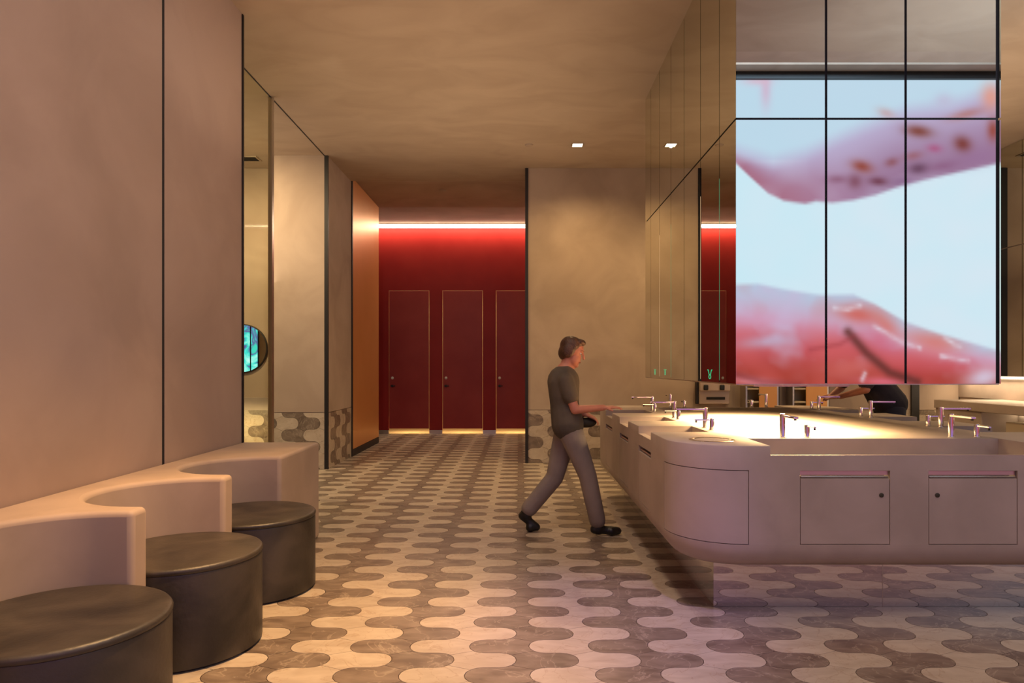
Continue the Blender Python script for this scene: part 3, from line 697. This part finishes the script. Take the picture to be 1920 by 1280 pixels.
# ---------------------------------------------------------------- people
def capsule(mb, a, b_, ra, rb, seg=14):
    a = Vector(a); b_ = Vector(b_); d = b_ - a; L = d.length
    if L < 1e-5: d = Vector((0, 0, 1)); L = 1e-5
    q = d.to_track_quat('Z', 'Y').to_matrix(); vs = []; fs = []; rings = []
    for k in range(1, 5): rings.append((-ra * cos(pi / 2 * k / 4), ra * sin(pi / 2 * k / 4)))
    for k in range(0, 4): rings.append((L + rb * sin(pi / 2 * k / 4), rb * cos(pi / 2 * k / 4)))
    for z, r in rings:
        for i in range(seg):
            t = 2 * pi * i / seg; vs.append(a + q @ Vector((r * cos(t), r * sin(t), z)))
    n = len(rings)
    for k in range(n - 1):
        for i in range(seg): fs.append((k * seg + i, k * seg + (i + 1) % seg, (k + 1) * seg + (i + 1) % seg, (k + 1) * seg + i))
    fs.append(tuple(range(seg))[::-1]); fs.append(tuple(range((n - 1) * seg, n * seg)))
    mb.add(vs, fs)
def ellip(mb, c, rx, ry, rz, rot=None, seg=20, n=12):
    m_ = (rot or Matrix.Identity(3)); vs = []; fs = []
    for k in range(1, n):
        p = pi * k / n
        for i in range(seg):
            t = 2 * pi * i / seg; vs.append(Vector(c) + m_ @ Vector((rx * sin(p) * cos(t), ry * sin(p) * sin(t), -rz * cos(p))))
    for k in range(n - 2):
        for i in range(seg): fs.append((k * seg + i, k * seg + (i + 1) % seg, (k + 1) * seg + (i + 1) % seg, (k + 1) * seg + i))
    fs.append(tuple(range(seg))[::-1]); fs.append(tuple(range((n - 2) * seg, (n - 1) * seg)))
    mb.add(vs, fs)
def chain(mb, pts, rad):
    for i in range(len(pts) - 1): capsule(mb, pts[i], pts[i + 1], rad[i], rad[i + 1])
def fuse(mb, name, mat, parent, vox, smooth=4):
    o = mb.build(name, mat, parent)
    r = o.modifiers.new('remesh', 'REMESH'); r.mode = 'VOXEL'; r.voxel_size = vox; r.use_smooth_shade = True
    s_ = o.modifiers.new('smooth', 'SMOOTH'); s_.iterations = smooth; s_.factor = .5
    return o
def hand(mb, wrist, fdir, pdir, curl=25, sc=.92, side=1):
    """palm with five bent fingers; fdir: towards the fingertips, pdir: palm normal"""
    f = Vector(fdir).normalized(); p = Vector(pdir); p = (p - f * p.dot(f)).normalized(); s_ = f.cross(p) * side; w_ = Vector(wrist)
    for k in (-.024, -.008, .008, .024): capsule(mb, w_ + f * .01 * sc + s_ * k * .8 * sc, w_ + f * .085 * sc + s_ * k * sc, .015 * sc, .012 * sc, 10)
    for k, ln in ((-.030, .060), (-.011, .075), (.010, .080), (.029, .070)):
        a = w_ + f * .088 * sc + s_ * k * sc; d = f
        for j, fr in enumerate((.45, .32, .23)):
            an = R(curl * (.5 + j * .5)); d = (f * cos(an) + p * sin(an)).normalized(); b_ = a + d * ln * fr * sc
            capsule(mb, a, b_, (.0085 - j * .0008) * sc, (.0078 - j * .0009) * sc, 8); a = b_
    a = w_ + f * .025 * sc + s_ * .026 * sc; b_ = a + (f * .6 + s_ * .7 + p * .2).normalized() * .035 * sc; c = b_ + (f * .85 + s_ * .3 + p * .35).normalized() * .03 * sc
    capsule(mb, a, b_, .013 * sc, .0105 * sc, 8); capsule(mb, b_, c, .0105 * sc, .0085 * sc, 8)
def person(name_label, base, J, cloth, shirt_m, pants_m, face, sc=1.0, hands=None, hair_long=False):
    """J: joint positions in world metres"""
    t = thing('person', name_label, 'person', base)
    V_ = {k: Vector(v) for k, v in J.items()}
    hd = V_['head']; fwd = Vector(face).normalized(); up = (hd - V_['neck']); up = (up - fwd * up.dot(fwd)).normalized(); sd = up.cross(fwd)
    rot = Matrix((sd, fwd, up)).transposed()
    mb = MB()
    def at(x, y, z): return hd + rot @ Vector((x, y, z)) * sc
    ellip(mb, at(0, -.008, .03), .074 * sc, .092 * sc, .085 * sc, rot); ellip(mb, at(0, .022, -.045), .056 * sc, .062 * sc, .072 * sc, rot)
    capsule(mb, at(0, .088, .012), at(0, .104, -.024), .007 * sc, .012 * sc, 8)       # nose
    capsule(mb, at(-.02, .078, -.062), at(.02, .078, -.062), .009 * sc, .009 * sc, 8)   # mouth ridge
    capsule(mb, at(0, .060, -.100), at(0, .066, -.094), .016 * sc, .016 * sc, 8)        # chin
    for x in (-1, 1): ellip(mb, at(.074 * x, -.005, -.012), .010 * sc, .018 * sc, .030 * sc, rot); capsule(mb, at(.016 * x, .084, .030), at(.045 * x, .070, .026), .009 * sc, .007 * sc, 8)
    capsule(mb, V_['neck'] - up * .02, at(0, -.015, -.04), .056 * sc, .050 * sc)
    chain(mb, [V_['neck'], V_['chest'], V_['waist'], V_['hip']], [.07, .115 * sc, .10 * sc, .115 * sc])
    for s_ in 'LR':
        chain(mb, [V_['sh' + s_], V_['el' + s_], V_['wr' + s_]], [.048 * sc, .036 * sc, .025 * sc]); capsule(mb, V_['chest'], V_['sh' + s_], .08 * sc, .05 * sc)
        chain(mb, [V_['hp' + s_], V_['kn' + s_], V_['an' + s_]], [.078 * sc, .05 * sc, .036 * sc]); capsule(mb, V_['hip'], V_['hp' + s_], .09 * sc, .08 * sc)
        fd, pd, cu, sg = hands[s_]; hand(mb, V_['wr' + s_], fd, pd, cu, .92 * sc, sg)
    fuse(mb, 'body', M['skin'], t, .0055, 3)
    for x in (-1, 1):
        e_ = MB(); ellip(e_, at(.031 * x, .068, .006), .013 * sc, .010 * sc, .009 * sc, rot, 12, 8); eo = e_.build('eye', M['white'], t, smooth=60)
        e_ = MB(); ellip(e_, at(.031 * x, .0765, .006), .006 * sc, .0035 * sc, .006 * sc, rot, 10, 6); e_.build('iris', M['bag'], eo, smooth=60)
        e_ = MB(); capsule(e_, at(.016 * x, .089, .030), at(.046 * x, .072, .030), .0035 * sc, .003 * sc, 6); e_.build('eyebrow', M['hair'], t, smooth=60)
    e_ = MB(); capsule(e_, at(-.02, .085, -.064), at(.02, .085, -.064), .005 * sc, .005 * sc, 8); e_.build('lips', M['lips'], t, smooth=60)
    h = MB(); ellip(h, at(0, -.022, .045), .083 * sc, .094 * sc, .084 * sc, rot); ellip(h, at(0, -.055, -.01), .074 * sc, .058 * sc, .075 * sc, rot)
    ellip(h, at(0, .045, .095), .060 * sc, .042 * sc, .028 * sc, rot)
    for x in (-1, 1): ellip(h, at(.070 * x, -.03, .0), .020 * sc, .050 * sc, .06 * sc, rot)
    if hair_long: ellip(h, at(0, -.115, .01), .036 * sc, .04 * sc, .045 * sc, rot); ellip(h, at(0, -.10, -.09), .038 * sc, .03 * sc, .07 * sc, rot)
    fuse(h, 'hair', M['hair'], t, .007, 3)
    s = MB(); g = .016
    up_b = [V_['neck'] - up * .045, V_['chest'], V_['waist'], V_['hip']]
    ax = (V_['shL'] - V_['shR']).normalized()
    for off in (-.055, 0, .055):
        chain(s, [up_b[0] + ax * off * .6, up_b[1] + ax * off, up_b[2] + ax * off * .8, up_b[3] + ax * off * 1.1], [.06 * sc, .115 * sc + g, .10 * sc + g, .115 * sc + g])
    for s_ in 'LR':
        capsule(s, V_['chest'] + (V_['neck'] - V_['chest']) * .45, V_['sh' + s_], .085 * sc, .058 * sc + g * .4); m_ = V_['sh' + s_].lerp(V_['el' + s_], cloth); capsule(s, V_['sh' + s_], m_, .058 * sc + g * .4, .048 * sc + g)
    fuse(s, 'shirt', shirt_m, t, .010, 4)
    pt = MB()
    for off in (-.05, 0, .05): capsule(pt, V_['hip'] + ax * off + (V_['waist'] - V_['hip']) * .25, V_['hip'] + ax * off, .10 * sc + g, .108 * sc + g)
    for s_ in 'LR':
        capsule(pt, V_['hip'], V_['hp' + s_], .10 * sc + g, .085 * sc + g)
        chain(pt, [V_['hp' + s_], V_['kn' + s_], V_['an' + s_].lerp(V_['kn' + s_], .10)], [.085 * sc + g, .056 * sc + g, .050 * sc + g])
    fuse(pt, 'trousers', pants_m, t, .010, 4)
    for s_ in 'LR':
        sh = MB(); a = V_['an' + s_]; toe = V_['toe' + s_]; d = (toe - a); dh = Vector((d.x, d.y, 0)).normalized()
        heel = a - dh * .03 - up * 0 + Vector((0, 0, -.03)); capsule(sh, a, a + Vector((0, 0, -.03)), .044 * sc, .045 * sc); capsule(sh, heel, toe, .036 * sc, .032 * sc)
        n_ = Vector((-dh.y, dh.x, 0)); capsule(sh, toe - dh * .05 + n_ * .012, toe, .034, .026); capsule(sh, toe - dh * .05 - n_ * .012, toe, .034, .026)
        o = fuse(sh, 'shoe', M['shoe'], t, .008, 3)
    return t
def Pw(u, v, y): return ((u - 974) / F * y, y, CAMH - (v - 689) / F * y)
YP = 5.15
J = dict(head=Pw(1073, 660, YP), neck=Pw(1060, 695, YP), chest=Pw(1056, 715, YP), waist=Pw(1058, 757, YP), hip=Pw(1064, 795, YP),
         shL=Pw(1058, 712, YP + .15), elL=Pw(1050, 766, YP + .17), wrL=Pw(1098, 776, YP + .10),
         shR=Pw(1060, 712, YP - .15), elR=Pw(1078, 768, YP - .17), wrR=Pw(1131, 764, YP - .10),
         hpL=Pw(1062, 808, YP + .075), knL=Pw(1040, 895, YP + .07), anL=Pw(987, 966, YP + .06), toeL=Pw(1006, 985, YP + .06),
         hpR=Pw(1070, 808, YP - .075), knR=Pw(1102, 892, YP - .08), anR=Pw(1122, 973, YP - .07), toeR=Pw(1158, 985, YP - .06))
# put the soles on the floor
J['toeL'] = (J['toeL'][0], J['toeL'][1], .034); J['toeR'] = (J['toeR'][0], J['toeR'][1], .034)
J['anL'] = (J['anL'][0], J['anL'][1], .15); J['anR'] = (J['anR'][0], J['anR'][1], .078)
w1 = person('person in a grey shirt and grey trousers striding toward the wash island, arm reaching out', (.37, YP, 0), J, .55, M['shirt_grey'], M['trousers'], (1, -.10, -.30), .93,
            hands={'L': ((.9, 0, -.4), (0, .2, -1), 45, 1), 'R': ((1, 0, .05), (0, .15, -1), 16, -1)}, hair_long=False)
bg = thing('waist_bag', 'small dark green pouch held at the walking person\'s hip', 'bag', Pw(1098, 792, YP + .13))
q = MB(); ellip(q, bg.location, .085, .035, .04); q.build('pouch', M['bag'], bg, smooth=60)
q = MB(); capsule(q, bg.location + Vector((-.07, 0, .02)), bg.location + Vector((0, 0, .055)), .006, .006, 8); capsule(q, bg.location + Vector((0, 0, .055)), bg.location + Vector((.07, 0, .02)), .006, .006, 8); q.build('strap', M['black'], bg, smooth=60)
SHY = .33
J2 = dict(head=(3.02, 5.85, 1.56), neck=(3.14, 5.85, 1.42), chest=(3.20, 5.85, 1.28), waist=(3.30, 5.85, 1.08), hip=(3.34, 5.85, .93),
          shL=(3.14, 5.66, 1.34), elL=(3.02, 5.62, 1.06), wrL=(2.90, 5.84, .99), shR=(3.14, 6.04, 1.34), elR=(3.02, 6.08, 1.06), wrR=(2.90, 6.02, .99),
          hpL=(3.34, 5.76, .88), knL=(3.33, 5.75, .48), anL=(3.38, 5.74, .085), toeL=(3.22, 5.74, .036),
          hpR=(3.36, 5.94, .88), knR=(3.36, 5.96, .48), anR=(3.41, 5.97, .085), toeR=(3.25, 5.97, .036))
J2 = {k: (v[0] - .06 if k[:2] in ('he','ne','ch','wa','sh') else v[0], v[1] + SHY, v[2]) for k, v in J2.items()}
person('person in a dark navy shirt bending over a far basin of the island', (3.34, 6.18, 0), J2, .8, M['navy'], M['jeans'], (-1, 0, -.5), 1.0,
       hands={'L': ((-1, .25, -.1), (0, .3, -1), 25, -1), 'R': ((-1, -.1, -.1), (0, -.3, -1), 25, 1)})
